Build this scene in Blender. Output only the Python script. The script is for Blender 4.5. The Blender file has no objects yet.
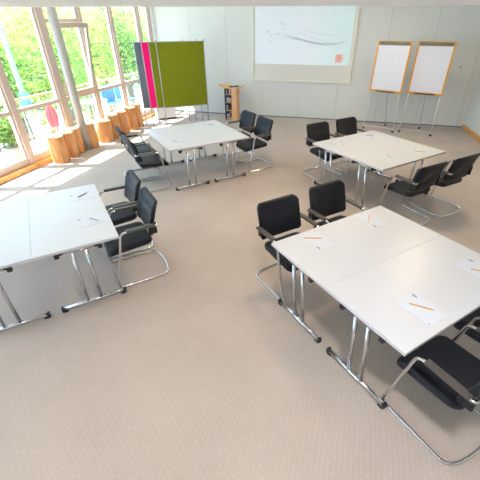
import bpy, bmesh, math, random
from mathutils import Vector, Matrix
PI = math.pi
S = bpy.context.scene
C = S.collection
random.seed(7)

# ------------------------------------------------------------------ materials
def srgb(r, g, b):
    f = lambda c: (c/255/12.92) if c/255 <= .04045 else ((c/255+.055)/1.055)**2.4
    return (f(r), f(g), f(b), 1)

def mat(name, col, rough=.5, metal=0, spec=.5, noise=0, nscale=20, bump=0, bscale=200, trans=0, sheen=0, coat=0):
    m = bpy.data.materials.new(name); m.use_nodes = True
    nt = m.node_tree; p = nt.nodes['Principled BSDF']
    p.inputs['Base Color'].default_value = col
    p.inputs['Roughness'].default_value = rough
    p.inputs['Metallic'].default_value = metal
    p.inputs['Specular IOR Level'].default_value = spec
    p.inputs['Transmission Weight'].default_value = trans
    p.inputs['Sheen Weight'].default_value = sheen
    p.inputs['Coat Weight'].default_value = coat
    tc = nt.nodes.new('ShaderNodeTexCoord')
    if noise:
        n = nt.nodes.new('ShaderNodeTexNoise'); n.inputs['Scale'].default_value = nscale; n.inputs['Detail'].default_value = 5
        nt.links.new(tc.outputs['Object'], n.inputs['Vector'])
        r = nt.nodes.new('ShaderNodeValToRGB')
        r.color_ramp.elements[0].position = .3; r.color_ramp.elements[1].position = .7
        r.color_ramp.elements[0].color = tuple(c*(1-noise) for c in col[:3])+(1,)
        r.color_ramp.elements[1].color = tuple(min(1, c*(1+noise)) for c in col[:3])+(1,)
        nt.links.new(n.outputs['Fac'], r.inputs['Fac']); nt.links.new(r.outputs['Color'], p.inputs['Base Color'])
    if bump:
        n = nt.nodes.new('ShaderNodeTexNoise'); n.inputs['Scale'].default_value = bscale; n.inputs['Detail'].default_value = 3
        nt.links.new(tc.outputs['Object'], n.inputs['Vector'])
        b = nt.nodes.new('ShaderNodeBump'); b.inputs['Strength'].default_value = bump; b.inputs['Distance'].default_value = .003
        nt.links.new(n.outputs['Fac'], b.inputs['Height']); nt.links.new(b.outputs['Normal'], p.inputs['Normal'])
    return m

M = {}
M['wall'] = mat('wall_paint', srgb(219, 221, 218), .6, noise=.015, nscale=2)
M['ceiling'] = mat('ceiling_paint', srgb(236, 236, 240), .8, noise=.01, nscale=2)
M['gap'] = mat('joint_shadow_gap', srgb(128, 131, 132), .8, noise=.05)
M['skirt'] = mat('grey_plinth', srgb(120, 122, 122), .6, noise=.05)
M['frame'] = mat('window_frame_lacquer', srgb(208, 188, 177), .35, noise=.02, nscale=5)
M['laminate'] = mat('table_laminate', srgb(208, 212, 218), .32, noise=.01, nscale=3)
M['edge'] = mat('table_edging', srgb(205, 203, 210), .4, noise=.02)
M['chrome'] = mat('chrome', srgb(215, 215, 218), .16, 1, noise=.02, nscale=8)
M['alu'] = mat('satin_aluminium', srgb(190, 192, 196), .35, 1, noise=.03, nscale=8)
M['black'] = mat('black_plastic', srgb(34, 36, 40), .45, noise=.08)
M['arm'] = mat('armrest_pad', srgb(80, 74, 70), .38, noise=.06)
M['fabric'] = mat('black_fabric', srgb(16, 20, 30), .6, spec=.38, noise=.25, nscale=220, bump=.4, bscale=500, sheen=.06)
M['white_metal'] = mat('white_metal', srgb(225, 226, 226), .35, noise=.02)
M['paper'] = mat('paper', srgb(212, 219, 230), .7, noise=.006, nscale=3)
M['print'] = mat('printed_grey', srgb(120, 120, 125), .7, noise=.05)
M['pencil'] = mat('orange_lacquer', srgb(232, 152, 24), .4, noise=.04)
M['graphite'] = mat('graphite', srgb(50, 50, 52), .5, noise=.04)
M['pencilwood'] = mat('sharpened_wood', srgb(225, 190, 140), .7, noise=.05)
M['greypen'] = mat('grey_pen', srgb(70, 74, 82), .4, noise=.04)
M['silverpen'] = mat('silver_pen', srgb(172, 174, 180), .35, .5, noise=.04)
M['olive'] = mat('olive_felt', srgb(128, 136, 14), .95, noise=.06, nscale=60, bump=.2)
M['pink'] = mat('magenta_felt', srgb(252, 6, 122), .95, noise=.05, nscale=60, bump=.2)
M['grey_felt'] = mat('grey_felt', srgb(104, 112, 124), .95, noise=.06, nscale=60, bump=.2)
M['orange_frame'] = mat('orange_wood_frame', srgb(226, 160, 62), .45, noise=.08, nscale=30)
M['pad'] = mat('flipchart_paper', srgb(222, 222, 230), .8, noise=.008)
M['clamp'] = mat('bronze_clamp', srgb(120, 108, 88), .4, .4, noise=.06)
M['screen_margin'] = mat('screen_cloth', srgb(224, 221, 214), .8, noise=.01)
M['screen_frame'] = mat('screen_frame_cream', srgb(228, 226, 212), .5, noise=.02)
M['leafbook'] = mat('green_leaflet', srgb(60, 110, 50), .6, noise=.1)
M['yellow'] = mat('yellow_card', srgb(240, 205, 30), .6, noise=.05)
M['book_dark'] = mat('dark_blue_binding', srgb(42, 56, 82), .6, noise=.1)
M['book_brown'] = mat('brown_binding', srgb(120, 62, 40), .6, noise=.1)
M['book_white'] = mat('pale_binding', srgb(200, 205, 210), .6, noise=.1)
M['navy'] = mat('navy_panel', srgb(58, 76, 104), .6, noise=.06)
M['red_cloth'] = mat('red_canvas', srgb(232, 95, 108), .9, noise=.08)
M['teal_cloth'] = mat('teal_canvas', srgb(95, 145, 160), .9, noise=.08)
M['blue_cloth'] = mat('blue_plastic', srgb(80, 150, 200), .5, noise=.08)
M['deck'] = mat('terrace_paving', srgb(225, 222, 215), .8, noise=.04, nscale=4)
M['ground'] = mat('park_ground', srgb(190, 195, 165), .95, noise=.18, nscale=.8)
M['rail_wood'] = mat('handrail_wood', srgb(214, 165, 120), .5, noise=.08, nscale=12)
M['pole'] = mat('pale_blue_pole', srgb(150, 180, 210), .4, noise=.03)
M['bark'] = mat('bark', srgb(120, 105, 92), .9, noise=.25, nscale=14, bump=.8, bscale=30)
M['pot'] = mat('planter_clay', srgb(180, 170, 160), .8, noise=.08)
M['pillar'] = mat('pillar_paint', srgb(182, 178, 176), .4, noise=.02, nscale=6)
M['switch'] = mat('copper_switch', srgb(200, 120, 80), .5, noise=.05)
M['facade'] = mat('cream_render', srgb(235, 222, 205), .85, noise=.04, nscale=2)
M['rooftile'] = mat('roof_tiles', srgb(200, 120, 90), .8, noise=.12, nscale=10)
M['darkglass'] = mat('dark_panes', srgb(120, 140, 155), .2, noise=.05)

def wood(name, c1, c2, scale, rough=.5, axis='Z', bump=.25):
    m = bpy.data.materials.new(name); m.use_nodes = True; nt = m.node_tree; p = nt.nodes['Principled BSDF']
    tc = nt.nodes.new('ShaderNodeTexCoord'); mp = nt.nodes.new('ShaderNodeMapping')
    sc = {'Z': (1, 1, .12), 'X': (.12, 1, 1)}[axis]; mp.inputs['Scale'].default_value = sc
    n = nt.nodes.new('ShaderNodeTexNoise'); n.inputs['Scale'].default_value = scale; n.inputs['Detail'].default_value = 7
    r = nt.nodes.new('ShaderNodeValToRGB'); r.color_ramp.elements[0].position = .32; r.color_ramp.elements[1].position = .68
    r.color_ramp.elements[0].color = c1; r.color_ramp.elements[1].color = c2
    b = nt.nodes.new('ShaderNodeBump'); b.inputs['Strength'].default_value = bump; b.inputs['Distance'].default_value = .004
    L = nt.links.new
    L(tc.outputs['Object'], mp.inputs['Vector']); L(mp.outputs['Vector'], n.inputs['Vector']); L(n.outputs['Fac'], r.inputs['Fac'])
    L(r.outputs['Color'], p.inputs['Base Color']); L(n.outputs['Fac'], b.inputs['Height']); L(b.outputs['Normal'], p.inputs['Normal'])
    p.inputs['Roughness'].default_value = rough
    return m
M['stump_side'] = wood('stump_side_wood', srgb(168, 98, 52), srgb(234, 176, 116), 14, .6, bump=.6)
M['sill_wood'] = wood('oak_sill', srgb(214, 150, 84), srgb(236, 180, 112), 9, .45, 'X')
M['beech'] = wood('beech_panel', srgb(220, 160, 112), srgb(238, 186, 138), 9, .45)
M['base_wood'] = wood('baseboard_wood', srgb(200, 138, 74), srgb(224, 164, 96), 9, .45, 'X')

def stump_top():
    m = bpy.data.materials.new('stump_end_grain'); m.use_nodes = True; nt = m.node_tree; p = nt.nodes['Principled BSDF']
    tc = nt.nodes.new('ShaderNodeTexCoord'); w = nt.nodes.new('ShaderNodeTexWave'); w.wave_type = 'RINGS'; w.rings_direction = 'Z'
    w.inputs['Scale'].default_value = 22; w.inputs['Distortion'].default_value = 2.5; w.inputs['Detail'].default_value = 2
    r = nt.nodes.new('ShaderNodeValToRGB'); r.color_ramp.elements[0].color = srgb(226, 180, 120); r.color_ramp.elements[1].color = srgb(244, 212, 160)
    nt.links.new(tc.outputs['Object'], w.inputs['Vector']); nt.links.new(w.outputs['Fac'], r.inputs['Fac']); nt.links.new(r.outputs['Color'], p.inputs['Base Color'])
    p.inputs['Roughness'].default_value = .55
    return m
M['stump_top'] = stump_top()

def carpet():
    m = bpy.data.materials.new('ribbed_carpet'); m.use_nodes = True; nt = m.node_tree; p = nt.nodes['Principled BSDF']; L = nt.links.new
    N = nt.nodes.new
    tc = N('ShaderNodeTexCoord'); mp = N('ShaderNodeMapping'); mp.vector_type = 'TEXTURE'
    mp.inputs['Rotation'].default_value = (0, 0, math.radians(74))
    L(tc.outputs['Object'], mp.inputs['Vector'])
    br = N('ShaderNodeTexBrick'); br.offset = .5; br.squash = 1
    br.inputs['Scale'].default_value = 1; br.inputs['Brick Width'].default_value = .05; br.inputs['Row Height'].default_value = .036
    br.inputs['Mortar Size'].default_value = .006; br.inputs['Mortar Smooth'].default_value = 1; br.inputs['Bias'].default_value = 0
    br.inputs['Color1'].default_value = (1, 1, 1, 1); br.inputs['Color2'].default_value = (.96, .96, .96, 1); br.inputs['Mortar'].default_value = (.90, .90, .90, 1)
    L(mp.outputs['Vector'], br.inputs['Vector'])
    n = N('ShaderNodeTexNoise'); n.inputs['Scale'].default_value = 260; n.inputs['Detail'].default_value = 4; L(tc.outputs['Object'], n.inputs['Vector'])
    n2 = N('ShaderNodeTexNoise'); n2.inputs['Scale'].default_value = 1.6; n2.inputs['Detail'].default_value = 3; L(tc.outputs['Object'], n2.inputs['Vector'])
    r = N('ShaderNodeValToRGB'); r.color_ramp.elements[0].position = .3; r.color_ramp.elements[1].position = .7
    r.color_ramp.elements[0].color = srgb(185, 173, 164); r.color_ramp.elements[1].color = srgb(195, 183, 174)
    L(n2.outputs['Fac'], r.inputs['Fac'])
    mx = N('ShaderNodeMix'); mx.data_type = 'RGBA'; mx.blend_type = 'MULTIPLY'; mx.inputs['Factor'].default_value = 1
    L(r.outputs['Color'], mx.inputs['A']); L(br.outputs['Color'], mx.inputs['B']); L(mx.outputs['Result'], p.inputs['Base Color'])
    ad = N('ShaderNodeMath'); ad.operation = 'MULTIPLY_ADD'; ad.inputs[1].default_value = .25
    L(n.outputs['Fac'], ad.inputs[0]); L(br.outputs['Color'], ad.inputs[2])
    b = N('ShaderNodeBump'); b.inputs['Strength'].default_value = .35; b.inputs['Distance'].default_value = .003
    L(ad.outputs['Value'], b.inputs['Height']); L(b.outputs['Normal'], p.inputs['Normal'])
    p.inputs['Roughness'].default_value = .95; p.inputs['Specular IOR Level'].default_value = .2
    return m
M['carpet'] = carpet()

def glass():
    m = bpy.data.materials.new('window_glass'); m.use_nodes = True; nt = m.node_tree; nt.nodes.remove(nt.nodes['Principled BSDF'])
    t = nt.nodes.new('ShaderNodeBsdfTransparent'); t.inputs['Color'].default_value = (.97, .985, .98, 1)
    g = nt.nodes.new('ShaderNodeBsdfGlossy'); g.inputs['Roughness'].default_value = .02
    x = nt.nodes.new('ShaderNodeMixShader'); o = nt.nodes['Material Output']
    x.inputs[0].default_value = .04; nt.links.new(t.outputs[0], x.inputs[1]); nt.links.new(g.outputs[0], x.inputs[2]); nt.links.new(x.outputs[0], o.inputs[0])
    return m
M['glass'] = glass()

def leaf(name, c1, c2):
    m = bpy.data.materials.new(name); m.use_nodes = True; nt = m.node_tree; nt.nodes.remove(nt.nodes['Principled BSDF']); L = nt.links.new
    d = nt.nodes.new('ShaderNodeBsdfDiffuse'); t = nt.nodes.new('ShaderNodeBsdfTranslucent'); x = nt.nodes.new('ShaderNodeMixShader'); x.inputs[0].default_value = .45
    tc = nt.nodes.new('ShaderNodeTexCoord'); n = nt.nodes.new('ShaderNodeTexNoise'); n.inputs['Scale'].default_value = 2.2; n.inputs['Detail'].default_value = 6
    r = nt.nodes.new('ShaderNodeValToRGB'); r.color_ramp.elements[0].position = .35; r.color_ramp.elements[1].position = .65
    r.color_ramp.elements[0].color = c1; r.color_ramp.elements[1].color = c2
    L(tc.outputs['Object'], n.inputs['Vector']); L(n.outputs['Fac'], r.inputs['Fac']); L(r.outputs['Color'], d.inputs['Color']); L(r.outputs['Color'], t.inputs['Color'])
    L(d.outputs[0], x.inputs[1]); L(t.outputs[0], x.inputs[2]); L(x.outputs[0], nt.nodes['Material Output'].inputs[0])
    return m
M['leaf_a'] = leaf('leaves_fresh', srgb(126, 164, 82), srgb(204, 222, 132))
M['leaf_b'] = leaf('leaves_yellowish', srgb(172, 176, 96), srgb(244, 222, 158))
M['leaf_c'] = leaf('leaves_deep', srgb(96, 136, 70), srgb(176, 200, 118))

def emis(name, col, st, base=None):
    m = bpy.data.materials.new(name); m.use_nodes = True; p = m.node_tree.nodes['Principled BSDF']
    p.inputs['Base Color'].default_value = base or col; p.inputs['Emission Color'].default_value = col; p.inputs['Emission Strength'].default_value = st
    p.inputs['Roughness'].default_value = .8
    return m

def slide_mat():
    m = bpy.data.materials.new('projected_slide'); m.use_nodes = True; nt = m.node_tree; p = nt.nodes['Principled BSDF']; L = nt.links.new
    tc = nt.nodes.new('ShaderNodeTexCoord'); sx = nt.nodes.new('ShaderNodeSeparateXYZ'); L(tc.outputs['Generated'], sx.inputs[0])
    r = nt.nodes.new('ShaderNodeValToRGB'); e = r.color_ramp.elements
    e[0].position = 0; e[0].color = srgb(214, 224, 232); e[1].position = 1; e[1].color = srgb(206, 226, 228)
    k = r.color_ramp.elements.new(.55); k.color = srgb(222, 228, 236); k = r.color_ramp.elements.new(.78); k.color = srgb(212, 228, 232)
    L(sx.outputs['X'], r.inputs['Fac']); L(r.outputs['Color'], p.inputs['Base Color']); L(r.outputs['Color'], p.inputs['Emission Color'])
    p.inputs['Emission Strength'].default_value = SLIDE; p.inputs['Roughness'].default_value = .8
    return m
SLIDE = .2
M['slide'] = slide_mat()
M['swoosh'] = emis('slide_swoosh', srgb(200, 214, 222), .08)
M['swoosh2'] = emis('slide_swoosh_pale', srgb(214, 226, 233), .08)
M['slide_grey'] = emis('slide_sprig', srgb(204, 212, 218), .08)
M['slide_red'] = emis('slide_logo_red', srgb(240, 196, 188), .08)
M['slide_red2'] = emis('slide_logo_dark', srgb(236, 160, 152), .08)
M['lamp'] = emis('lamp_diffuser', (1, .9, .75, 1), 3)

# ------------------------------------------------------------------ mesh helpers
def V(*a): return Vector(a)

def box(bm, lo, hi, mtx=None, mi=0):
    vs = [bm.verts.new((x, y, z)) for z in (lo[2], hi[2]) for y in (lo[1], hi[1]) for x in (lo[0], hi[0])]
    if mtx is not None:
        for v in vs: v.co = mtx @ v.co
    for f in ((0, 2, 3, 1), (4, 5, 7, 6), (0, 1, 5, 4), (1, 3, 7, 5), (3, 2, 6, 7), (2, 0, 4, 6)):
        fc = bm.faces.new([vs[i] for i in f]); fc.material_index = mi
    return vs

def bevel(bm, w, seg=2):
    bmesh.ops.bevel(bm, geom=list(bm.edges), offset=w, segments=seg, profile=.6, affect='EDGES', clamp_overlap=True)

def fillet(pts, rad, n=6, closed=False):
    pts = [Vector(p) for p in pts]; out = []
    N = len(pts)
    for i, p in enumerate(pts):
        if not closed and i in (0, N-1): out.append(p); continue
        a = pts[i-1]; b = pts[(i+1) % N]; d1 = (a-p); d2 = (b-p)
        r = rad[i] if isinstance(rad, (list, tuple)) else rad
        if r <= 0: out.append(p); continue
        ang = d1.angle(d2)
        if ang > PI-.02: out.append(p); continue
        t = min(r/math.tan(ang/2), d1.length*.49, d2.length*.49)
        q1 = p+d1.normalized()*t; q2 = p+d2.normalized()*t
        for k in range(n+1):
            u = k/n; out.append(q1*(1-u)**2+p*2*u*(1-u)+q2*u*u)
    return out

def tube(bm, pts, r, seg=10, closed=False, rs=None, mi=0, flat=None):
    pts = [Vector(p) for p in pts]; n = len(pts); rings = []
    t0 = (pts[1]-pts[0]).normalized()
    up = Vector((0, 0, 1)) if abs(t0.z) < .9 else Vector((1, 0, 0))
    nrm = t0.cross(up).normalized()
    for i, p in enumerate(pts):
        if closed: t = (pts[(i+1) % n]-pts[i-1])
        else: t = (pts[min(i+1, n-1)]-pts[max(i-1, 0)])
        t.normalize()
        nrm = (nrm-t*nrm.dot(t)).normalized(); bi = t.cross(nrm)
        rr = rs[i] if rs else r
        rings.append([bm.verts.new(p+(nrm*math.cos(2*PI*k/seg)+bi*math.sin(2*PI*k/seg))*rr) for k in range(seg)])
    for i in range(n if closed else n-1):
        A = rings[i]; B = rings[(i+1) % n]
        for k in range(seg):
            f = bm.faces.new((A[k], A[(k+1) % seg], B[(k+1) % seg], B[k])); f.smooth = True; f.material_index = mi
    if not closed:
        f = bm.faces.new(rings[0][::-1]); f.material_index = mi
        f = bm.faces.new(rings[-1]); f.material_index = mi

def rrect(w, d, r, n=7):
    out = []
    for cx, cy, a0 in ((w/2-r, d/2-r, 0), (-w/2+r, d/2-r, 90), (-w/2+r, -d/2+r, 180), (w/2-r, -d/2+r, 270)):
        for k in range(n+1):
            a = math.radians(a0+90*k/n); out.append((cx+r*math.cos(a), cy+r*math.sin(a)))
    return out

def cushion(bm, w, d, t, r, fn=None, crown=.012, soft=.018):
    """padded slab centred on the origin, z from -t/2 to t/2, then bent by fn"""
    prof = [(0, 1)]
    prof = []
    for k in range(5):
        a = PI/2*k/4; prof.append((soft*(1-math.sin(a)), -t/2+soft*(1-math.cos(a))))
    for k in range(5):
        a = PI/2*k/4; prof.append((soft*(1-math.cos(a)), t/2-soft+soft*math.sin(a)))
    for q in (.18, .4, .62, .82): prof.append((soft+(min(w, d)/2-soft)*q, t/2+crown*math.sin(q*PI/2)))
    base = rrect(w, d, r); rings = []
    bot_in = [(min(w, d)*.25, -t/2), ]
    for ins, z in bot_in+prof:
        sx = (w/2-ins)/(w/2); sy = (d/2-ins)/(d/2)
        rings.append([bm.verts.new((x*sx, y*sy, z)) for x, y in base])
    n = len(base)
    for A, B in zip(rings, rings[1:]):
        for k in range(n):
            f = bm.faces.new((A[k], A[(k+1) % n], B[(k+1) % n], B[k])); f.smooth = True
    bm.faces.new(rings[0][::-1])
    c = bm.verts.new((0, 0, t/2+crown))
    L = rings[-1]
    for k in range(n):
        f = bm.faces.new((L[k], L[(k+1) % n], c)); f.smooth = True
    if fn:
        for v in bm.verts: v.co = fn(v.co.copy())

def build(name, bm, mats, parent=None, kind=None, smooth=False):
    bmesh.ops.recalc_face_normals(bm, faces=bm.faces)
    me = bpy.data.meshes.new(name); bm.to_mesh(me); bm.free()
    for m in (mats if isinstance(mats, (list, tuple)) else [mats]): me.materials.append(m)
    o = bpy.data.objects.new(name, me); C.objects.link(o)
    if parent: o.parent = parent
    if kind: o['kind'] = kind
    if smooth:
        for p in me.polygons: p.use_smooth = True
    return o

def rod(name, pts, r, m, parent=None, seg=10, closed=False):
    bm = bmesh.new(); tube(bm, pts, r, seg, closed); return build(name, bm, m, parent)

def bx(name, lo, hi, m, parent=None, bev=0, kind=None, mtx=None, seg=2):
    bm = bmesh.new(); box(bm, lo, hi)
    if bev: bevel(bm, bev, seg)
    if mtx is not None: bm.transform(mtx)
    return build(name, bm, m, parent, kind)

def thing(name, label, cat, loc=(0, 0, 0), rz=0, group=None):
    o = bpy.data.objects.new(name, None); C.objects.link(o); o.empty_display_size = .1
    o.location = loc; o.rotation_euler = (0, 0, rz); o['label'] = label; o['category'] = cat
    if group: o['group'] = group
    return o

def tag(o, label, cat, group=None):
    o['label'] = label; o['category'] = cat
    if group: o['group'] = group
    return o

def copy_tree(src, parent=None):
    c = src.copy(); C.objects.link(c)
    if parent: c.parent = parent
    for ch in list(src.children): copy_tree(ch, c)
    return c

def dup(src, label, loc, rz):
    c = copy_tree(src); c['label'] = label; c.location = loc; c.rotation_euler = (0, 0, rz)
    return c

# ------------------------------------------------------------------ camera (solved from the photograph)
cam = bpy.data.cameras.new('camera'); co = bpy.data.objects.new('camera', cam); C.objects.link(co); S.camera = co
R_, U_, F_ = V(.99998922, -.0025117, -.00390627), V(.00464409, .54083096, .84111848), V(0, .84112755, -.5408368)
mw = Matrix.Identity(4)
for i in range(3): mw[i][0] = R_[i]; mw[i][1] = U_[i]; mw[i][2] = -F_[i]
mw[2][3] = 2.47906767
co.matrix_world = mw
cam.sensor_width = 36; cam.lens = 343.368*36/480
cam.shift_x = (240-253.26)/480; cam.shift_y = (241.34-240)/480
cam.clip_start = .05; cam.clip_end = 200

# ------------------------------------------------------------------ room frame
CN = V(-2.91, 11.84, 0)                       # corner of window wall and back wall
RC = V(5.72, 9.535, 0)                        # corner of back wall and right wall
wa = math.radians(74); WD = V(math.cos(wa), math.sin(wa), 0); WN = V(WD.y, -WD.x, 0)   # along the glass, into the room
MW = Matrix((( WD.x, WN.x, 0, CN.x), (WD.y, WN.y, 0, CN.y), (0, 0, 1, 0), (0, 0, 0, 1)))   # local (s, n, z)
BD = (RC-CN).normalized(); BN = V(BD.y, -BD.x, 0)
MB = Matrix(((BD.x, BN.x, 0, CN.x), (BD.y, BN.y, 0, CN.y), (0, 0, 1, 0), (0, 0, 0, 1)))    # back wall local (s, n into room, z)
LB = (RC-CN).length
ra = math.radians(-101); RD = V(math.cos(ra), math.sin(ra), 0); RN = V(RD.y, -RD.x, 0)
if RN.x > 0: RN = -RN
MR = Matrix(((RD.x, RN.x, 0, RC.x), (RD.y, RN.y, 0, RC.y), (0, 0, 1, 0), (0, 0, 0, 1)))
HC = 3.25                                      # ceiling height
SW = -14.0                                     # near end of the window wall
WE = CN+WD*SW                                  # near-left corner
LR = 13.5
RE = RC+RD*LR                                  # near-right corner

def poly_slab(name, pts, z0, z1, m, kind='structure'):
    bm = bmesh.new(); a = [bm.verts.new((p[0], p[1], z0)) for p in pts]; b = [bm.verts.new((p[0], p[1], z1)) for p in pts]
    bm.faces.new(a[::-1]); bm.faces.new(b)
    for i in range(len(pts)): bm.faces.new((a[i], a[(i+1) % len(pts)], b[(i+1) % len(pts)], b[i]))
    return build(name, bm, m, kind=kind)
room = [CN-WN*.1+BD*-.0, RC+BD*.1+BD*.1, RE+V(.3, -.2, 0), WE-WN*.1-V(0, .3, 0)]
poly_slab('floor', room, -.2, 0, M['carpet'])
poly_slab('ceiling', [CN-WN*1.0+WD*.3, RC+V(.3, .3, 0), RE+V(.3, -.2, 0), WE-WN*1.0], HC, HC+.2, M['ceiling'])

# back wall: tall panels with shadow joints
PS = [1.69-.53-1.08, 1.69-.53, 1.69+.56, 1.69+1.63, 1.69+2.71, 1.69+3.79, 1.69+4.91, 1.69+6.0, 1.69+7.06]
bm = bmesh.new(); box(bm, (-.05, -.2, 0), (LB+.2, -.012, HC), mi=1)
edges = [-.05]+[p for p in PS if p < LB]+[LB+.2]
for a, b in zip(edges, edges[1:]):
    box(bm, (a+.003, -.014, .035), (b-.003, 0, HC))
bm.transform(MB); build('wall_back', bm, [M['wall'], M['gap']], kind='structure')
bx('baseboard_back', (0, -.013, 0), (LB, -.002, .034), M['skirt'], kind='structure', mtx=MB)
# right wall
bm = bmesh.new(); box(bm, (0, -.2, 0), (LR, -.012, HC), mi=1)
e2 = [0.0]+[1.0+1.25*k for k in range(10)]+[LR]
for a, b in zip(e2, e2[1:]): box(bm, (a+.004, -.014, 0), (b-.004, 0, HC))
bm.transform(MR); build('wall_right', bm, [M['wall'], M['gap']], kind='structure')
bx('baseboard_right', (.03, 0, 0), (LR, .03, .1), M['base_wood'], kind='structure', mtx=MR, bev=.003)
# wall behind the viewpoint
n = (RE-WE).normalized(); nb = V(-n.y, n.x, 0)
MN = Matrix(((n.x, nb.x, 0, WE.x), (n.y, nb.y, 0, WE.y), (0, 0, 1, 0), (0, 0, 0, 1)))
bx('wall_near', (-.1, -.2, 0), ((RE-WE).length+.1, 0, HC), M['wall'], kind='structure', mtx=MN)
# bulkhead beam under the ceiling
bx('trim_1', (-7.2, 1.35, 2.555), (7.6, 2.62, HC), M['ceiling'], kind='structure')

# ------------------------------------------------------------------ glazed wall
mull = [(-.12, .1), (-.70, .1), (-1.92, .1), (-3.04, .1), (-4.16, .19), (-5.40, .14), (-6.55, .12), (-7.7, .2), (-8.85, .12), (-10, .12), (-11.15, .2), (-12.3, .12), (-13.4, .12)]
zs0, zs1, zt = .09, .22, 1.03
HT = HC-.02
for i, ((s1, w1), (s0, w0)) in enumerate(zip(mull, mull[1:])):
    a = s0+w0/2; b = s1-w1/2
    t = bpy.data.objects.new('window_%d' % (i+1), None); C.objects.link(t); t['kind'] = 'structure'
    bm = bmesh.new()
    box(bm, (a, -.09, zs0), (b, -.01, zs1)); box(bm, (a, -.085, zt), (b, -.005, zt+.075)); box(bm, (a, -.09, HT-.1), (b, -.01, HT))
    box(bm, (a, -.09, zs1), (a+.035, -.015, HT-.1)); box(bm, (b-.035, -.09, zs1), (b, -.015, HT-.1))
    if i == 3: box(bm, (a, -.085, 2.46), (b, -.005, 2.53))
    bevel(bm, .004, 1); bm.transform(MW)
    build('window_frame', bm, M['frame'], t)
    bm = bmesh.new(); box(bm, (a+.03, -.052, zs1-.01), (b-.03, -.046, zt+.01))
    top0 = 2.5 if i == 3 else zt+.065
    box(bm, (a+.03, -.052, top0), (b-.03, -.046, HT-.09)); bm.transform(MW)
    build('pane', bm, M['glass'], t)
    if i == 3:   # bottom-hung sash tilted into the room
        ht = 1.36; tilt = math.atan2(.19, ht)
        bm = bmesh.new()
        A0, B0 = a+.03, b-.03
        box(bm, (A0, -.03, 0), (B0, .03, .075)); box(bm, (A0, -.03, ht-.09), (B0, .03, ht)); box(bm, (A0, -.03, .07), (A0+.075, .03, ht-.07)); box(bm, (B0-.075, -.03, .07), (B0, .03, ht-.07))
        bevel(bm, .004, 1)
        mt = MW @ Matrix.Translation((0, .02, zt+.085)) @ Matrix.Rotation(-tilt, 4, 'X')
        bm.transform(mt); sash = build('tilted_sash', bm, M['frame'], t); sash['label'] = 'sash tilted inward at the top'
        bm = bmesh.new(); box(bm, (A0+.07, -.003, .07), (B0-.07, .003, ht-.08)); bm.transform(mt); build('pane', bm, M['glass'], sash)
        bm = bmesh.new(); box(bm, (B0-.16, .03, ht-.06), (B0-.03, .045, ht-.035)); box(bm, (B0-.06, .03, ht-.09), (B0-.03, .05, ht-.03)); bevel(bm, .003, 1)
        bm.transform(mt); build('window_handle', bm, M['alu'], sash)
bm = bmesh.new()
k = 2
for s, w in mull:
    bm = bmesh.new(); box(bm, (s-w/2, -.12, 0), (s+w/2, .02, HC)); bevel(bm, .006, 2); bm.transform(MW)
    build('trim_%d' % k, bm, M['frame'], kind='structure'); k += 1
bx('trim_%d' % k, (SW, -.12, 0), (0, .08, zs0), M['sill_wood'], kind='structure', mtx=MW, bev=.006); k += 1
bx('trim_%d' % k, (SW, -.95, HC-.14), (.3, -.12, HC-.001), M['ceiling'], kind='structure', mtx=MW); k += 1   # unseen eaves, added to shorten the sun patch on the floor

PB = (-3.785, 7.80)
pc = V(*PB, 0)
bm = bmesh.new(); tube(bm, [(0, 0, 0), (0, 0, HC)], .086, 40)
o = build('pillar', bm, M['pillar']); o.location = pc; o['kind'] = 'structure'

# ------------------------------------------------------------------ tables
TH, TA, TB = .74, .7414, 1.4653
def make_table():
    t = thing('folding_table', '', 'table', group='white folding conference tables')
    bm = bmesh.new(); box(bm, (-TA/2+.0010, -TB/2, TH-.026), (TA/2-.0010, TB/2, TH)); bevel(bm, .0015, 2)
    for f in bm.faces: f.material_index = 0 if f.normal.z > .9 else 1
    build('tabletop', bm, [M['laminate'], M['edge']], t)
    for sy in (-1, 1):
        yf, yt = sy*(TB/2-.088), sy*(TB/2-.03)
        ft = rod('foot', [(-.305, yf, .032), (.305, yf, .032)], .021, M['chrome'], t, 12)
        for sx in (-1, 1):
            bm = bmesh.new(); box(bm, (sx*.27-.035 if sx < 0 else .262, yf-.024, 0), (sx*.27+.008 if sx < 0 else .305, yf+.024, .018)); box(bm, (min(sx*.295, sx*.318), yf-.022, .004), (max(sx*.295, sx*.318), yf+.022, .055))
            bevel(bm, .003, 1); build('end_cap', bm, M['black'], ft)
        for sx in (-1, 1):
            lg = rod('leg', [(sx*.065, yf, .045), (sx*.06, yf+(yt-yf)*.93, TH-.06)], .0165, M['chrome'], t, 12)
        rod('leg_rail', [(-.2, yt, TH-.052), (.2, yt, TH-.052)], .011, M['chrome'], t, 8)
        for sx in (-1, 1):
            bm = bmesh.new(); box(bm, (sx*.187-.02, yt-.03, TH-.078), (sx*.187+.02, yt+.022, TH-.026)); bevel(bm, .004, 1)
            build('folding_bracket', bm, M['black'], t)
    bm = bmesh.new()
    for sx in (-1, 1): box(bm, (sx*.29-.015, -TB/2+.12, TH-.05), (sx*.29+.015, TB/2-.12, TH-.026))
    build('under_frame', bm, M['alu'], t)
    return t
TT = [(1.17911, 2.42136, -1.02380), (-2.30004, 3.07628, .52035), (-1.06478, 6.39383, .52993), (2.02040, 5.52627, -1.01416)]
tl = [('left half of the nearest table pair on the right, with a dark chair behind each notepad', 'right half of the nearest table pair on the right, cut by the photo edge'),
      ('outer half of the table pair at the left edge, without notepads, by the windows', 'half of the left table pair where two notepads lie before two chairs'),
      ('window-side half of the far table pair in front of the olive pinboard', 'shelf-side half of the far table pair in front of the olive pinboard'),
      ('left half of the table pair below the flipcharts', 'right half of the table pair below the flipcharts')]
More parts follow.
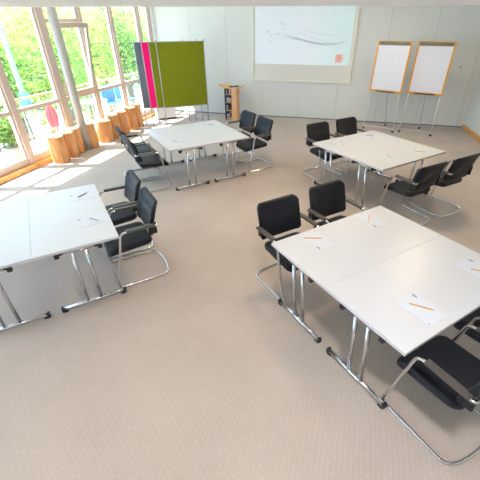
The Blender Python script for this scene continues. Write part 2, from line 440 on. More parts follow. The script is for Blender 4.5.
tl[0] = ('white table of the nearest right pair, half beside the two chairs seen from the front', 'white table of the nearest right pair, half beside the chairs at the photo corner')
tl[3] = ('white table of the pair before the flipcharts, half with chairs seen from the front', 'white table of the pair before the flipcharts, half with chairs seen from behind')
proto = None
for i, (x, y, th) in enumerate(TT):
    for h in (0, 1):
        u = (-.5 if h == 0 else .5)*TA
        loc = (x+u*math.cos(th), y+u*math.sin(th), 0)
        if proto is None:
            proto = make_table(); proto.location = loc; proto.rotation_euler = (0, 0, th); proto['label'] = tl[i][h]
        else: dup(proto, tl[i][h], loc, th)
def tloc(i, u, v, z=TH):
    x, y, th = TT[i]; return V(x+u*math.cos(th)-v*math.sin(th), y+u*math.sin(th)+v*math.cos(th), z)

# ------------------------------------------------------------------ chairs
def make_chair():
    t = thing('conference_chair', '', 'chair', group='black cantilever conference chairs')
    X = .272
    half = [V(.225, -.262, .668), V(X, -.262, .665), V(X, .115, .665), V(X, .255, .013), V(X, -.245, .013)]
    arc = [V(.262, -.275, .013), V(.235, -.305, .013), V(.17, -.328, .013), V(.085, -.34, .013), V(0, -.344, .013)]
    pts = fillet(half+[arc[0]], [0, .03, .06, .05, .06, 0])+arc[1:]
    pts = pts+[V(-p.x, p.y, p.z) for p in pts[-2::-1]]
    bm = bmesh.new(); tube(bm, pts, .0125, 10)
    yz = lambda z: .255-.14*(z-.013)/.652
    for z, dy in ((.405, 0), ):
        tube(bm, [(-X, yz(z), z), (X, yz(z), z)], .010, 8)
    tube(bm, [(-.18, .06, .402), (.18, .06, .402)], .009, 8)
    build('frame', bm, M['chrome'], t)
    # seat
    def sf(p):
        w = 1-.05*max(0, -(p.y/.23)); x = p.x*w; z = p.z
        z -= .045*max(0, (p.y-.10)/.14)**2
        z += .010*(x/.24)**2+.012*max(0, -p.y/.23)
        return V(x, p.y+.035, z+.445)
    bm = bmesh.new(); cushion(bm, .495, .48, .072, .07, sf, .012, .028); build('seat', bm, M['fabric'], t)
    # backrest (slab standing up, bent around the sitter)
    def bf(p):
        x, zz, d = p.x, p.y, p.z        # d = thickness towards the sitter
        w = 1-.055*(abs(zz-.01)/.19)**2; x *= w
        y = -.258-.062*((zz+.17)/.34)-.02*max(0, zz/.17)**2+.018*math.cos((zz+.08)/.12*PI/2)*(1 if abs(zz+.08) < .12 else 0)+d
        y += .07*(abs(x)/.26)**2.1
        z = .71+zz+.004*math.cos(x/.265*PI/2) if zz > 0 else .71+zz+.03*math.cos(x/.265*PI/2)
        return V(x, y, z)
    bm = bmesh.new()
    cushion(bm, .535, .385, .05, .05, bf, .008, .02)
    build('backrest', bm, M['fabric'], t)
    for sx in (-1, 1):
        bm = bmesh.new(); box(bm, (sx*.238-.016, -.262, .555), (sx*.238+.016, -.205, .685)); bevel(bm, .012, 3)
        build('arm_socket', bm, M['black'], t)
        bm = bmesh.new(); box(bm, (sx*X-.027, -.235, .666), (sx*X+.027, .06, .690)); bevel(bm, .009, 3); build('armrest', bm, M['arm'], t)
    return t
def hd(f): return math.atan2(f[1], f[0])-PI/2      # local +y -> f
f1 = (.5200, -.854); f1b = (-.500, .866); f2 = (-.867, -.497); f4 = (.528, -.849); f4b = (-.49, .872); f3r = (-.8625, -.506); f3l = (.8625, .506)
chairs = [
 ((.402, 3.016), f1, 'black chair facing the nearest right table, beside its left corner with the sloping pencil'),
 ((.985, 3.405), f1, 'black chair facing the nearest right table, the farther of the two seen from the front'),
 ((1.347, 1.488), f1b, 'large black chair seen from above at the bottom right with its whole chrome loop'),
 ((1.93, 1.84), f1b, 'black chair cut off by the right photo edge beside the nearest right table'),
 ((-1.382, 3.26), f2, 'black chair at the left table pair, the nearer one, its whole floor loop visible'),
 ((-1.70, 3.80), f2, 'black chair at the left table pair, the farther one, behind its neighbour'),
 ((.006, 6.68), f3r, 'black chair at the far table pair, shelf side, the nearer one'),
 ((-.31, 7.22), f3r, 'black chair at the far table pair, shelf side, the farther one'),
 ((-1.779, 5.71), f3l, 'black chair at the far table pair, window side, the nearer one'),
 ((-2.09, 6.27), f3l, 'black chair at the far table pair, window side, the farther one'),
 ((1.328, 6.184), f4, 'black chair facing us at the table before the flipcharts, the left one'),
 ((1.93, 6.54), f4, 'black chair facing us at the table before the flipcharts, the right one'),
 ((2.235, 4.545), f4b, 'left black chair seen from behind at the table before the flipcharts'),
 ((2.85, 4.875), f4b, 'right black chair seen from behind at the table before the flipcharts'),
]
chairs[0] = (chairs[0][0], f1, 'black chair facing us at the nearest right table, closer to the photo centre')
chairs[1] = (chairs[1][0], f1, 'black chair facing us at the nearest right table, farther from the photo centre')
cp = None
for (x, y), f, lab in chairs:
    if cp is None:
        cp = make_chair(); cp.location = (x, y, 0); cp.rotation_euler = (0, 0, hd(f)); cp['label'] = lab
    else: dup(cp, lab, (x, y, 0), hd(f))

# ------------------------------------------------------------------ notepads and pencils
def make_pad():
    bm = bmesh.new(); box(bm, (-.105, -.1485, 0), (.105, .1485, .0015))
    o = build('notepad', bm, M['paper'])
    bm = bmesh.new(); 
    for x0, x1, y0, y1 in ((.070, .078, .085, .128), (.082, .086, .095, .135), (.062, .065, .10, .125), (-.088, -.078, -.132, -.124)): box(bm, (x0, y0, .0015), (x1, y1, .0018))
    build('printed_heading', bm, M['print'], o)
    return o
def make_pencil(body, tip):
    L = .175
    bm = bmesh.new(); tube(bm, [(-L/2, 0, .004), (L/2-.02, 0, .004)], .004, 6)
    for f in bm.faces: f.smooth = False
    o = build('pencil', bm, body)
    bm = bmesh.new(); tube(bm, [(L/2-.02, 0, .004), (L/2-.003, 0, .004)], .004, 8, rs=[.0038, .0012]); build('sharpened_tip', bm, tip, o)
    bm = bmesh.new(); tube(bm, [(L/2-.0035, 0, .004), (L/2, 0, .004)], .001, 6, rs=[.0012, .0002]); build('lead', bm, M['graphite'], o)
    return o
def make_pen(body):
    L = .145
    bm = bmesh.new(); tube(bm, [(-L/2, 0, .005), (-L/2+.004, 0, .005), (L/2-.022, 0, .005)], .005, 10, rs=[.0042, .005, .005]); o = build('pen', bm, body)
    bm = bmesh.new(); tube(bm, [(L/2-.022, 0, .005), (L/2, 0, .005)], .004, 10, rs=[.0048, .001]); build('pen_tip', bm, M['alu'], o)
    bm = bmesh.new(); box(bm, (-L/2+.004, -.0015, .0095), (-L/2+.045, .0015, .0115)); build('pen_clip', bm, M['alu'], o)
    return o
wherep = {0: 'nearest right table', 1: 'left table pair', 2: 'far table by the pinboards', 3: 'table before the flipcharts'}
# (table, pad u, v, pad angle rel. table (deg, heading towards centre), pen end1 (u,v), end2 (u,v), kind, label detail)
pads = [
 (0, -.555, -.34, -90, (-.645, -.425), (-.550, -.278), 'orange', 'before the nearer front-facing chair'),
 (0, -.565, .395, -90, (-.655, .470), (-.530, .312), 'orange', 'before the farther front-facing chair'),
 (0, .535, -.305, 90, (.461, -.337), (.605, -.241), 'orange', 'by the near front corner'),
 (0, .50, .49, 90, (.466, .453), (.60, .535), 'orange', 'at the right photo edge'),
 (1, .555, .40, 90, (.503, .385), (.637, .483), 'dark', 'before the farther chair'),
 (1, .560, -.27, 90, (.538, -.196), (.650, -.361), 'silver', 'before the nearer chair'),
 (2, -.50, -.33, -88, (-.57, -.224), (-.423, -.414), 'silver', 'at the near left corner'),
 (2, -.58, .36, -92, (-.62, .30), (-.54, .44), 'silver', 'at the far left corner'),
 (2, .52, .40, 86, (.47, .46), (.58, .36), 'silver', 'near the shelf-side chairs'),
 (3, -.50, -.30, -88, (-.56, -.22), (-.47, -.36), 'silver', 'before the left front-facing chair'),
 (3, .50, .37, 92, (.477, .322), (.600, .423), 'orange', 'nearest the right corner'),
 (3, .46, -.25, 88, (.375, -.17), (.520, -.305), 'silver', 'before the left chair seen from behind'),
 (3, -.50, .40, -90, (-.55, .34), (-.46, .46), 'silver', 'before the right front-facing chair'),
]
pp = make_pad(); pc1 = make_pencil(M['pencil'], M['pencilwood']); pen_d = make_pen(M['greypen']); pen_s = make_pen(M['silverpen'])
used = set()
for i, u, v, a, e1, e2_, kind, det in pads:
    th = TT[i][2]; w = wherep[i]
    if 'pad' in used: o = copy_tree(pp)
    else: o = pp; used.add('pad')
    o.location = tloc(i, u, v, TH+.0003); o.rotation_euler = (0, 0, th+math.radians(a)); tag(o, 'white notepad on the %s, %s' % (w, det), 'notepad', 'notepads on the tables')
    src = {'orange': pc1, 'dark': pen_d, 'silver': pen_s}[kind]
    if kind in used: q = copy_tree(src)
    else: q = src; used.add(kind)
    A, B = tloc(i, *e1), tloc(i, *e2_); q.location = (A+B)/2+V(0, 0, .0022); q.rotation_euler = (0, 0, math.atan2((B-A).y, (B-A).x))
    nm = {'orange': 'orange pencil', 'dark': 'dark grey pen', 'silver': 'silver-grey pen'}[kind]
    tag(q, '%s on the %s, %s' % (nm, w, det), 'pencil' if kind == 'orange' else 'pen', 'pencils and pens on the notepads')

# ------------------------------------------------------------------ pinboards (four parallel boards on feet)
ba = math.radians(21.2); AL = V(math.cos(ba), math.sin(ba), 0); BK = V(-math.sin(ba), math.cos(ba), 0)
def pinboard(k, m, lab):
    W = 1.25; org = V(-2.472, 10.14, 0)+V(-.186, -.017, 0)*k
    t = thing('pinboard', lab, 'pinboard', org, ba, 'pinboards parked one behind another')
    bm = bmesh.new(); box(bm, (.012, -.012, .435), (W-.012, .012, 2.02)); build('felt_panel', bm, m, t)
    for z_ in (2.018, .42): bx('rail', (.01, -.015, z_), (W-.01, .015, z_+.017), M['alu'], t, .003)
    for x in (0, W):
        l = rod('post', [(x, 0, .02), (x, 0, 2.05)], .0135, M['alu'], t)
        bm = bmesh.new(); tube(bm, [(x, 0, 2.05), (x, 0, 2.062)], .015, 10); build('post_cap', bm, M['black'], l)
        f = rod('foot_bar', [(x, -.05 if x == 0 else -.05, .02), (x, .28, .02)], .012, M['alu'], t)
        bm = bmesh.new()
        for y in (-.04, .26): box(bm, (x-.014, y-.014, 0), (x+.014, y+.014, .012))
        build('rubber_foot', bm, M['black'], f)
    return t
pinboard(0, M['olive'], 'front olive green pinboard, broad face fully visible before the back wall')
pinboard(1, M['olive'], 'second olive pinboard, only a narrow strip showing left of the front one')
pinboard(2, M['pink'], 'magenta pinboard showing as a bright pink strip between olive and grey')
pinboard(3, M['grey_felt'], 'dark grey pinboard, leftmost and rearmost of the four, nearest the windows')

# white crate with dark tray behind the boards
t = thing('storage_crate', 'white crate with dark base on the floor behind the pinboards', 'crate', (-2.62, 10.78, 0), math.radians(24))
bm = bmesh.new(); box(bm, (-.28, -.16, .04), (.28, .16, .34)); bevel(bm, .02, 3); build('body', bm, M['white_metal'], t)
bm = bmesh.new(); box(bm, (-.27, -.15, 0), (.27, .15, .042)); bevel(bm, .008, 2); build('base', bm, M['black'], t)
bm = bmesh.new(); box(bm, (-.29, -.17, .335), (.29, .17, .365)); bevel(bm, .01, 2); build('lid', bm, M['white_metal'], t)

# ------------------------------------------------------------------ brochure shelf by the back wall
sh = thing('brochure_shelf', 'narrow wooden brochure shelf with dark side, standing by the back wall', 'shelf', (-.575, 10.66, 0), math.radians(-15))
bx('side_panel', (.01, -.16, 0), (.155, .16, .86), M['beech'], sh, .003)
bx('dark_side_panel', (-.20, -.16, 0), (-.175, .16, .86), M['navy'], sh, .002)
bx('back_panel', (-.176, .13, 0), (.01, .15, .86), M['navy'], sh)
for z in (.03, .25, .47, .69): bx('shelf_board', (-.176, -.15, z), (.01, .13, z+.016), M['beech'], sh, .001)
bx('shelf_top', (-.21, -.17, .86), (.19, .17, .885), M['beech'], sh, .003)
for sx, lab in ((-1, 'left wing'), (1, 'right wing')):
    mt = Matrix.Translation((sx*.19, 0, .872)) @ Matrix.Rotation(-sx*.32, 4, 'Y')
    bm = bmesh.new(); box(bm, (0 if sx > 0 else -.19, -.14, -.01), (.19 if sx > 0 else 0, .14, .01)); bevel(bm, .003, 1); bm.transform(mt); build('display_wing', bm, M['beech'], sh)
MS = Matrix.Translation((-.575, 10.66, 0)) @ Matrix.Rotation(math.radians(-15), 4, 'Z')
bk = ['dark blue', 'brown', 'pale grey']
bms = [M['book_dark'], M['book_brown'], M['book_white']]
rows = {0: 'lowest shelf board', 1: 'second shelf board', 2: 'third shelf board', 3: 'topmost shelf board'}
first_book = {}
for r_, z in enumerate((.046, .266, .486, .706)):
    x = -.168; j = 0
    seq = [[0, 0, 2], [0, 1, 1], [0, 0, 0], [0, 1, 0]][r_]
    for c in seq:
        w = .034+.008*((r_+j) % 3); hh = .125+.012*((r_*2+j) % 3)
        bm = bmesh.new(); box(bm, (-w/2, -.075, 0), (w/2, .085, hh), mi=0); bevel(bm, .002, 1)
        o = build('book', bm, bms[c]); o.location = MS @ V(x+w/2, -.02, z+.0005); o.rotation_euler = (0, 0, math.radians(-15))
        pos = ['left', 'middle', 'right'][j]
        tag(o, '%s book at the %s on the %s of the brochure shelf' % (bk[c], pos, rows[r_]), 'book', 'books in the brochure shelf')
        bm = bmesh.new(); box(bm, (-w/2+.003, -.0765, .01), (w/2-.003, -.0752, hh-.01)); build('spine_band', bm, bms[(c+2) % 3], o)
        x += w+.006; j += 1
def on_shelf(name, lab, cat, x, y, rz, dims, m, z=.8853):
    o = bx(name, (-dims[0]/2, -dims[1]/2, 0), (dims[0]/2, dims[1]/2, dims[2]), m, bev=.002); o.location = MS @ V(x, y, z); o.rotation_euler = (0, 0, math.radians(-15+rz)); tag(o, lab, cat); return o
on_shelf('card_stack', 'yellow stack of cards on top of the brochure shelf', 'cards', -.12, -.03, 4, (.10, .15, .05), M['yellow'])
on_shelf('leaflet_stack', 'dark green leaflet stack on top of the brochure shelf', 'leaflets', .10, .02, -8, (.12, .16, .03), M['leafbook'])
on_shelf('brochure', 'dark brochure lying between the yellow and green stacks on the shelf', 'brochure', -.02, -.03, 3, (.09, .17, .02), M['book_dark'])

# ------------------------------------------------------------------ projection screen on the back wall
scn = thing('projection_screen', 'large projection screen on the back wall showing a pale slide', 'screen', MB @ V(1.69+1.33, 0, 0), math.atan2(BD.y, BD.x))
W = 2.77; z0, z1 = 1.0, 3.12
bm = bmesh.new()
fr = .045
# local y negative = into room
box(bm, (0, -.05, z0), (fr, -.002, z1)); box(bm, (W-fr, -.05, z0), (W, -.002, z1)); box(bm, (fr, -.05, z0), (W-fr, -.002, z0+fr)); box(bm, (fr, -.05, z1-fr), (W-fr, -.002, z1))
build('screen_frame', bm, M['screen_frame'], scn)
bx('screen_cloth', (fr, -.03, z0+fr), (W-fr, -.006, z1-fr), M['screen_margin'], scn)
iz0, iz1, ix0, ix1 = 1.445, z1-fr-.01, .075, W-.085
sl = bx('projected_slide', (ix0, -.0315, iz0), (ix1, -.0302, iz1), M['slide'], scn)
def ribbon(name, pts, ws, m, y):
    bm = bmesh.new(); top = []; bot = []
    for (x, z), w in zip(pts, ws): top.append(bm.verts.new((x, y, z+w/2))); bot.append(bm.verts.new((x, y, z-w/2)))
    for i in range(len(pts)-1): bm.faces.new((bot[i], bot[i+1], top[i+1], top[i]))
    bmesh.ops.solidify(bm, geom=bm.faces[:], thickness=.0004)
    return build(name, bm, m, sl)
def sp(px, py):     # slide position from picture fractions
    return (ix0+(ix1-ix0)*px, iz1-(iz1-iz0)*py)
def curve(p0, p1, p2, p3, n=24):
    out = []
    for k in range(n+1):
        u = k/n; a = [(1-u)**3, 3*u*(1-u)**2, 3*u*u*(1-u), u**3]
        out.append(tuple(sum(a[j]*q[i] for j, q in enumerate((p0, p1, p2, p3))) for i in (0, 1)))
    return out
for q, (a, b, c, d, w, mm) in enumerate([((.25, .55), (.5, .60), (.72, .80), (.99, .62), .045, 'swoosh'), ((.38, .50), (.6, .60), (.78, .72), (.98, .66), .02, 'swoosh2'), ((.42, .42), (.6, .56), (.75, .58), (.98, .56), .018, 'swoosh2'), ((.2, .60), (.4, .58), (.66, .72), (.9, .70), .014, 'swoosh')]):
    P = curve(sp(*a), sp(*b), sp(*c), sp(*d)); ribbon('swoosh', P, [w*math.sin(PI*(k+.5)/(len(P))) for k in range(len(P))], M[mm], -.0322-.0003*q)
bm = bmesh.new()
rg = random.Random(4)
for cx_, cy_, n_ in ((.14, .52, 4), (.18, .57, 3), (.25, .55, 3), (.29, .40, 4), (.17, .66, 2), (.31, .48, 2)):
    X, Z = sp(cx_, cy_)
    for k_ in range(n_):
        a = 2*PI*k_/n_+rg.random(); L = .05+.02*rg.random(); w = .014
        A = V(X, -.0322, Z); dr = V(math.cos(a), 0, math.sin(a)); nn = V(-dr.z, 0, dr.x)
        vs = [bm.verts.new(A), bm.verts.new(A+dr*L*.5+nn*w), bm.verts.new(A+dr*L), bm.verts.new(A+dr*L*.5-nn*w)]
        bm.faces.new(vs)
bmesh.ops.solidify(bm, geom=bm.faces[:], thickness=.0004)
build('blossom_sprig', bm, M['slide_grey'], sl)
X0, Z1 = sp(.855, .835); 
lg = bx('logo_square', (X0, -.0328, Z1-.2), (X0+.2, -.0316, Z1), M['slide_red'], sl)
bm = bmesh.new()
for (x0, x1, zz0, zz1) in ((.02, .18, .165, .18), (.035, .165, .125, .15), (.05, .08, .06, .12), (.09, .12, .05, .12), (.13, .155, .07, .12), (.03, .17, .02, .035)):
    box(bm, (X0+x0, -.0334, Z1-.2+zz0), (X0+x1, -.0329, Z1-.2+zz1))
build('logo_mark', bm, M['slide_red2'], lg)

# ------------------------------------------------------------------ flipcharts
def flipchart(A, B, rear, lab):
    A = V(*A, 0); B = V(*B, 0); d = (B-A).normalized(); rz = math.atan2(d.y, d.x); W = (B-A).length
    t = thing('flipchart', lab, 'flipchart', (A+B)/2, rz, 'flipcharts by the back wall')
    lean = .09
    z0, z1 = .945, 2.065
    mt = Matrix.Translation((0, .02, z0)) @ Matrix.Rotation(-math.atan2(lean, z1-z0), 4, 'X')
    H = z1-z0; w = .80; fw = .036
    bm = bmesh.new()
    for lo, hi in (((-w/2, -.02, 0), (-w/2+fw, .012, H)), ((w/2-fw, -.02, 0), (w/2, .012, H)), ((-w/2+fw, -.02, 0), (w/2-fw, .012, .05)), ((-w/2+fw, -.02, H-.016), (w/2-fw, .012, H))): box(bm, lo, hi)
    bevel(bm, .004, 1); bm.transform(mt); build('board_frame', bm, M['orange_frame'], t)
    bm = bmesh.new(); box(bm, (-w/2+fw, -.004, .05), (w/2-fw, .010, H-.016)); bm.transform(mt); build('board', bm, M['white_metal'], t)
    bm = bmesh.new(); box(bm, (-w/2+fw+.004, -.014, .06), (w/2-fw-.004, -.0045, H-.03)); bm.transform(mt); build('paper_pad', bm, M['pad'], t)
    bm = bmesh.new(); box(bm, (-w/2+fw, -.032, H-.088), (w/2-fw, -.0145, H-.018)); bevel(bm, .006, 2); bm.transform(mt); cl = build('paper_clamp', bm, M['clamp'], t)
    bm = bmesh.new(); 
    for sx in (-1, 1): tube(bm, [(sx*.28, -.032, H-.052), (sx*.28, -.045, H-.052)], .012, 10)
    bm.transform(mt); build('clamp_knob', bm, M['black'], cl)
    bm = bmesh.new(); box(bm, (-.23, -.06, .008), (.23, -.0205, .032)); bevel(bm, .004, 1); bm.transform(mt); build('pen_tray', bm, M['black'], t)
    r = rear
    for sx in (-1, 1):
        l = rod('leg', [(sx*W/2, 0, .045), (sx*.355, .035, z0+.06)], .0095, M['white_metal'], t, 8)
        bm = bmesh.new(); bmesh.ops.create_uvsphere(bm, u_segments=12, v_segments=8, radius=.028); bmesh.ops.translate(bm, verts=bm.verts[:], vec=(sx*W/2, 0, .028)); build('caster', bm, M['black'], l, smooth=True)
    l = rod('rear_leg', [(0, r, .045), (0, .075, z0+.5)], .010, M['alu'], t, 8)
    bm = bmesh.new(); bmesh.ops.create_uvsphere(bm, u_segments=12, v_segments=8, radius=.028); bmesh.ops.translate(bm, verts=bm.verts[:], vec=(0, r, .028)); build('caster', bm, M['black'], l, smooth=True)
    rod('brace', [(-W/2*.98, .004, .10), (W/2*.98, .004, .10)], .005, M['white_metal'], t, 6)
flipchart((3.005, 9.50), (3.63, 9.05), .62, 'left flipchart with blank white pad and orange frame, nearer the screen')
flipchart((3.835, 9.13), (4.474, 8.71), .60, 'right flipchart with blank white pad and orange frame, nearer the room corner')

# little wall control right of the flipcharts
t = thing('wall_control', 'small copper coloured control on the back wall right of the flipcharts', 'wall control', MB @ V(1.69+6.76, 0, 1.47), math.atan2(BD.y, BD.x))
bx('control_plate', (-.03, -.014, -.03), (.03, 0, .03), M['white_metal'], t, .004)
bm = bmesh.new(); tube(bm, [(0, -.014, 0), (0, -.035, 0)], .02, 16); build('control_knob', bm, M['switch'], t)

# ------------------------------------------------------------------ log stools
def stump(x, y, r, h, seed, lab):
    rg = random.Random(seed); n = 36; ph = [rg.random()*6.28 for _ in range(4)]
    bm = bmesh.new(); rings = []
    prof = [(0, .985), (.012, 1.0), (.1*h, 1.03), (.35*h, 1.0), (.65*h, .985), (.9*h, .99), (h-.012, .985), (h, .955)]
    for z, q in prof:
        ring = []
        for k_ in range(n):
            a = 2*PI*k_/n
            rr = r*q*(1+.035*math.sin(2*a+ph[0]+z)+.022*math.sin(3*a+ph[1])+.012*math.sin(7*a+ph[2]+z*3)+.006*rg.uniform(-1, 1))
            ring.append(bm.verts.new((rr*math.cos(a), rr*math.sin(a), z)))
        rings.append(ring)
    for A, B in zip(rings, rings[1:]):
        for k_ in range(n):
            f = bm.faces.new((A[k_], A[(k_+1) % n], B[(k_+1) % n], B[k_])); f.smooth = True
    bm.faces.new(rings[0][::-1])
    o = build('log_stool', bm, M['stump_side'])
    bm = bmesh.new(); T = [bm.verts.new(v) for v in [(0, 0, 0)]]
    o.location = (x, y, 0)
    vs = []
    me = o.data
    base = [me.vertices[(len(prof)-1)*n+k_].co.copy() for k_ in range(n)]
    bv = [bm.verts.new((c.x, c.y, h)) for c in base]; tv = [bm.verts.new((c.x*.985, c.y*.985, h+.003)) for c in base]
    T[0].co = (0, 0, h+.003)
    for k_ in range(n):
        bm.faces.new((bv[k_], bv[(k_+1) % n], tv[(k_+1) % n], tv[k_])); bm.faces.new((tv[k_], tv[(k_+1) % n], T[0]))
    build('sawn_top', bm, M['stump_top'], o)
    tag(o, lab, 'log stool', 'log stools along the windows')
    return o
# front contact points solved on the floor; centres lie one radius further from the viewer
fl = [(-3.93, 6.86, .170, .53), (-3.87, 7.22, .150, .51), (-3.86, 7.50, .145, .52), (-3.69, 7.84, .150, .53), (-3.52, 8.30, .180, .48), (-3.40, 8.64, .150, .55), (-3.33, 9.02, .150, .55), (-3.22, 9.38, .160, .57), (-3.15, 9.72, .145, .59)]
ords = ['first and nearest log stool in the window row, standing at its left end', 'second log stool from the near end, tucked behind the nearest one',
        'third log stool from the near end, just left of the round pillar', 'fourth log stool from the near end, just right of the round pillar',
        'fifth log stool from the near end, broad and short with a gap before it', 'sixth log stool from the near end of the window row',
        'seventh log stool from the near end of the window row', 'log stool second from the pinboards at the far end of the window row',
        'last log stool of the window row, beside the grey pinboard']
for j, (x, y, r, h) in enumerate(fl):
    d = V(x, y, 0).normalized(); stump(x+d.x*r, y+d.y*r, r, h, 11+j, ords[j])

# ------------------------------------------------------------------ outside: terrace, railing, furniture
def wp(s, n, z=0): return MW @ V(s, n, z)
bx('trim_%d' % k, (SW, -1.55, -.25), (6, -.12, -.02), M['deck'], kind='structure', mtx=MW); k += 1
g = bx('ground', (-40, -60, -3.4), (50, -1.4, -3.2), M['ground'], kind='structure', mtx=MW)
t = thing('balcony_railing', 'wood topped balcony railing outside the windows, white posts and bars', 'railing', wp(0, -1.36), wa)
def rl(v): return v
bx('handrail', (SW, -.035, .97), (6, .035, 1.01), M['rail_wood'], t, .006)
for zz in (.15, .8): rod('bar', [(SW, 0, zz), (6, 0, zz)], .007, M['rail_wood'], t, 6)
for j in range(17):
    s_ = -13.4+1.17*j; rod('post', [(s_, 0, -.02), (s_, 0, .972)], .014, M['alu'], t, 8)
def parasol(s, n, h, r, m, lab):
    t = thing('folded_parasol', lab, 'parasol', wp(s, n, -.02), 0)
    rod('pole', [(0, 0, .04), (0, 0, h+.08)], .017, M['white_metal'], t)
    bm = bmesh.new(); tube(bm, [(0, 0, 0), (0, 0, .05)], .17, 24); build('base', bm, M['pot'], t)
    bm = bmesh.new(); rings = []
    for q in range(9):
        u = q/8; z = .3+(h-.3)*u; rr = r*(.75+.35*math.sin(u*PI))*(1-.75*u**4)
        rings.append([bm.verts.new((rr*(1+.28*math.cos(8*a))*math.cos(a), rr*(1+.28*math.cos(8*a))*math.sin(a), z)) for a in [2*PI*k_/48 for k_ in range(48)]])
    for A, B in zip(rings, rings[1:]):
        for k_ in range(48): f = bm.faces.new((A[k_], A[(k_+1) % 48], B[(k_+1) % 48], B[k_])); f.smooth = True
    bm.faces.new(rings[-1]); bm.faces.new(rings[0][::-1]); build('canopy', bm, m, t)
parasol(-3.58, -1.02, .86, .10, M['red_cloth'], 'red folded parasol on the terrace outside the windows')
parasol(-3.08, -1.05, .92, .10, M['teal_cloth'], 'grey-blue folded parasol on the terrace beside the red one')
def garden_chair(s, n, rz, lab):
    t = thing('garden_chair', lab, 'chair', wp(s, n, -.02), rz, 'blue garden chairs on the terrace')
    bm = bmesh.new(); cushion(bm, .44, .42, .03, .05, lambda p: V(p.x, p.y, p.z+.43), .0, .01); build('seat', bm, M['blue_cloth'], t)
    bm = bmesh.new(); cushion(bm, .44, .45, .025, .07, lambda p: V(p.x, -.2-.12*(p.y+.2)+p.z, .68+p.y), .0, .01); build('backrest', bm, M['blue_cloth'], t)
    for sx in (-1, 1):
        for sy in (-1, 1): rod('leg', [(sx*.19, sy*.17, .43), (sx*.21, sy*.21, 0)], .012, M['white_metal'], t, 6)
garden_chair(-.55, -.95, wa+PI, 'blue plastic garden chair on the terrace, the one nearest the room corner')
garden_chair(-1.2, -.95, wa+PI*.9, 'blue plastic garden chair on the terrace, farther from the room corner')
# terrace table
t = thing('terrace_table', 'round white terrace table outside beside the parasols', 'table', wp(-2.35, -.72, -.02))
bm = bmesh.new(); tube(bm, [(0, 0, .69), (0, 0, .715)], .34, 32); build('tabletop', bm, M['white_metal'], t)
bm = bmesh.new(); tube(bm, [(0, 0, .02), (0, 0, .69)], .025, 12); tube(bm, [(0, 0, 0), (0, 0, .025)], .2, 24); build('pedestal', bm, M['alu'], t)

def leaves_mesh(bm, rg, n, cen, rad, size, shell=.45):
    for _ in range(n):
        while True:
            p = V(rg.uniform(-1, 1), rg.uniform(-1, 1), rg.uniform(-1, 1))
            if shell*shell < p.length_squared < 1: break
        # lumpy crown
        q = 1+.22*math.sin(p.x*5+cen[0])*math.sin(p.y*5)*math.sin(p.z*6+1)
        c = V(cen[0]+p.x*rad[0]*q, cen[1]+p.y*rad[1]*q, cen[2]+p.z*rad[2]*q)
        a = V(rg.gauss(0, 1), rg.gauss(0, 1), rg.gauss(0, .6)).normalized(); b = a.orthogonal().normalized(); b.rotate(Matrix.Rotation(rg.random()*6.28, 3, a))
        s = size*rg.uniform(.6, 1.3)
        vs = [bm.verts.new(c-a*s), bm.verts.new(c+b*s*.45), bm.verts.new(c+a*s), bm.verts.new(c-b*s*.45)]
        bm.faces.new(vs)
def tree(loc, zc, rad, n, m, size, seed, lab, grp='trees beyond the terrace', rz=0):
    rg = random.Random(seed)
    t = thing('broadleaf_tree', lab, 'tree', loc, rz, grp)
    h = zc-loc[2]
    bm = bmesh.new()
    tube(bm, [(0, 0, 0), (.08, .05, h*.3), (-.05, .1, h*.6), (.05, 0, h*.9), (0, 0, h+rad[2]*.5)], .2, 10, rs=[.26, .2, .17, .12, .04])
    for q in range(14):
        a = rg.random()*6.28; z = h*rg.uniform(.5, 1.0); L = rad[0]*rg.uniform(.6, .95)
        p0 = V(0, 0, z); p2 = p0+V(math.cos(a)*L, math.sin(a)*L, rg.uniform(.1, .5)*L); p1 = (p0+p2)/2+V(0, 0, .12*L)
        tube(bm, [p0, p1, p2], .06, 6, rs=[.075, .05, .02])
    build('trunk', bm, M['bark'], t)
    bm = bmesh.new()
    for c in range(7):
        a = c*2.4; rr = 0 if c == 0 else rad[0]*.5
        leaves_mesh(bm, rg, n//7, (rr*math.cos(a), rr*math.sin(a), h+rad[2]*.35*math.sin(c*1.7)), (rad[0]*.58, rad[1]*.58, rad[2]*.6), size)
    build('crown', bm, m, t)
    return t
def px_dir(x, dist):
    a = math.atan2(x-253, 408); return (dist*math.sin(a), dist*math.cos(a))
specs = [(-12, 17.5, 1.0, 2.1, 'leaf_a', 'fresh green tree outside at the left photo edge'), (20, 21, 1.2, 2.2, 'leaf_b', 'yellowish green tree outside, second from the left photo edge'),
         (46, 19, 1.0, 1.7, 'leaf_a', 'fresh green tree outside behind the wide mullion'), (70, 23, 1.2, 2.2, 'leaf_a', 'fresh green tree outside behind the tilted sash'),
         (94, 27, 1.2, 2.3, 'leaf_b', 'yellowish tree outside right of the tilted sash'), (118, 25, 1.2, 1.9, 'leaf_c', 'deeper green tree outside near the room corner'), (142, 28, 1.0, 2.2, 'leaf_a', 'fresh green tree outside behind the pinboards'),
         (-60, 17, 1.2, 2.2, 'leaf_c', 'deep green tree outside beyond the left photo edge')]
for j, (x, d_, zc, rr, mm, lab) in enumerate(specs):
    a, b = px_dir(x, d_); tree((a, b, -3.2), zc, (rr*.88, rr*.88, 2.9), 5200, M[mm], .09, 40+j, lab)
for j, (x, d_, lab) in enumerate([(0, 34, 'distant pale green tree behind the left windows'), (50, 36, 'distant pale green tree behind the round pillar'), (90, 40, 'distant pale green tree behind the tilted sash'), (130, 42, 'distant pale green tree behind the right windows')]):
    a, b = px_dir(x, d_); tree((a, b, -3.2), .6, (2.5, 2.5, 4.0), 6000, M['leaf_b'], .2, 60+j, lab, 'distant trees')
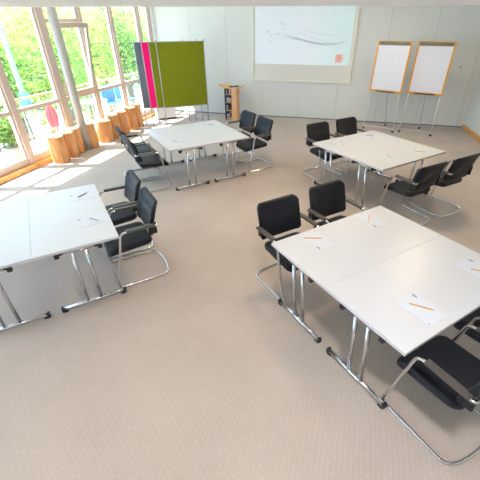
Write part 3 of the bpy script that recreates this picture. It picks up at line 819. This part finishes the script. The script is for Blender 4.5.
def shrub(s, n, z0_, r, h, seed, lab):
    t = thing('potted_shrub', lab, 'shrub', wp(s, n, z0_), 0, 'shrubs outside the windows'); rg = random.Random(seed)
    bm = bmesh.new(); tube(bm, [(0, 0, 0), (0, 0, .3)], .2, 20, rs=[.15, .2]); build('pot', bm, M['pot'], t)
    bm = bmesh.new()
    for q in range(7): a = q*.9; tube(bm, [(0, 0, .28), (.1*math.cos(a), .1*math.sin(a), .3+h*.5), (r*.7*math.cos(a), r*.7*math.sin(a), .3+h*.8)], .01, 5, rs=[.014, .01, .004])
    build('stems', bm, M['bark'], t)
    bm = bmesh.new(); leaves_mesh(bm, rg, 1500, (0, 0, .3+h*.55), (r, r, h*.5), .045, .2); build('foliage', bm, M['leaf_c'], t)
shrub(-5.1, -.78, -.02, .32, .55, 3, 'bushy green potted shrub on the terrace at the left photo edge')
# lamp post outside
a, b = px_dir(-1, 11.4)
t = thing('lamp_post', 'pale blue metal lamp post beyond the railing, seen through the left windows', 'lamp post', (a, b, -3.2))
rod('pole', [(0, 0, 0), (0, 0, 6.6)], .055, M['pole'], t, 16)
bm = bmesh.new(); box(bm, (-.07, -.10, 3.76), (.10, .10, 4.12)); bevel(bm, .02, 2); build('junction_box', bm, M['teal_cloth'], t)
bm = bmesh.new(); tube(bm, [(0, 0, 6.6), (0, 0, 6.66), (0, 0, 6.9), (0, 0, 6.95)], .2, 16, rs=[.1, .24, .2, .05]); build('lamp_head', bm, M['white_metal'], t)

# ------------------------------------------------------------------ ceiling luminaires (recessed, off camera above) and light
LAMPS = [((.4, 4.5), 36), ((3.2, 5.6), 26), ((-1.0, 7.6), 5), ((2.6, 8.2), 22), ((.6, .4), 60), ((3.4, 1.8), 34), ((-2.6, 1.2), 8)]
LC = [(1, .68, .38), (1, .76, .5), (1, .9, .8), (1, .9, .76), (1, .93, .90), (1, .94, .92), (1, .88, .80)]
for j, ((x, y), P) in enumerate(LAMPS):
    names = ['above the open carpet', 'above the table before the flipcharts', 'above the far table pair', 'near the back wall', 'behind the viewpoint', 'above the nearest right table', 'above the left carpet']
    t = thing('ceiling_light', 'round recessed ceiling light %s' % names[j], 'ceiling light', (x, y, HC if j != 4 and j != 5 or True else HC), 0, 'ceiling lights')
    zb = 0
    bm = bmesh.new(); tube(bm, [(0, 0, -.03), (0, 0, 0)], .2, 32); build('housing', bm, M['alu'], t)
    bm = bmesh.new(); tube(bm, [(0, 0, -.036), (0, 0, -.0305)], .18, 32); build('diffuser', bm, M['lamp'], t)
    l = bpy.data.lights.new('lamp', 'AREA'); l.shape = 'DISK'; l.size = .34; l.energy = P; l.color = LC[j]
    lo = bpy.data.objects.new('lamp', l); C.objects.link(lo); lo.location = (x, y, HC-.05)

sun = bpy.data.lights.new('sun', 'SUN'); sun.energy = 22; sun.angle = math.radians(.8); sun.color = (1, .96, .9)
so = bpy.data.objects.new('sun', sun); C.objects.link(so)
el = math.radians(55); dr = V(math.cos(el)*math.cos(.06), math.cos(el)*math.sin(.06), -math.sin(el))
so.rotation_euler = dr.to_track_quat('-Z', 'Y').to_euler(); so.location = (-10, 8, 12)
w = bpy.data.worlds.new('world'); S.world = w; w.use_nodes = True
bg = w.node_tree.nodes['Background']; bg.inputs['Color'].default_value = (.43, .70, 1, 1); bg.inputs['Strength'].default_value = 5.8

S.view_settings.view_transform = 'Standard'; S.view_settings.look = 'None'; S.view_settings.gamma = 1; S.view_settings.use_curve_mapping = False
S.view_settings.exposure = 0.16
try:
    S.cycles.use_denoising = True; S.cycles.sample_clamp_indirect = 8; S.cycles.max_bounces = 10; S.cycles.diffuse_bounces = 6; S.cycles.transparent_max_bounces = 16
except Exception: pass
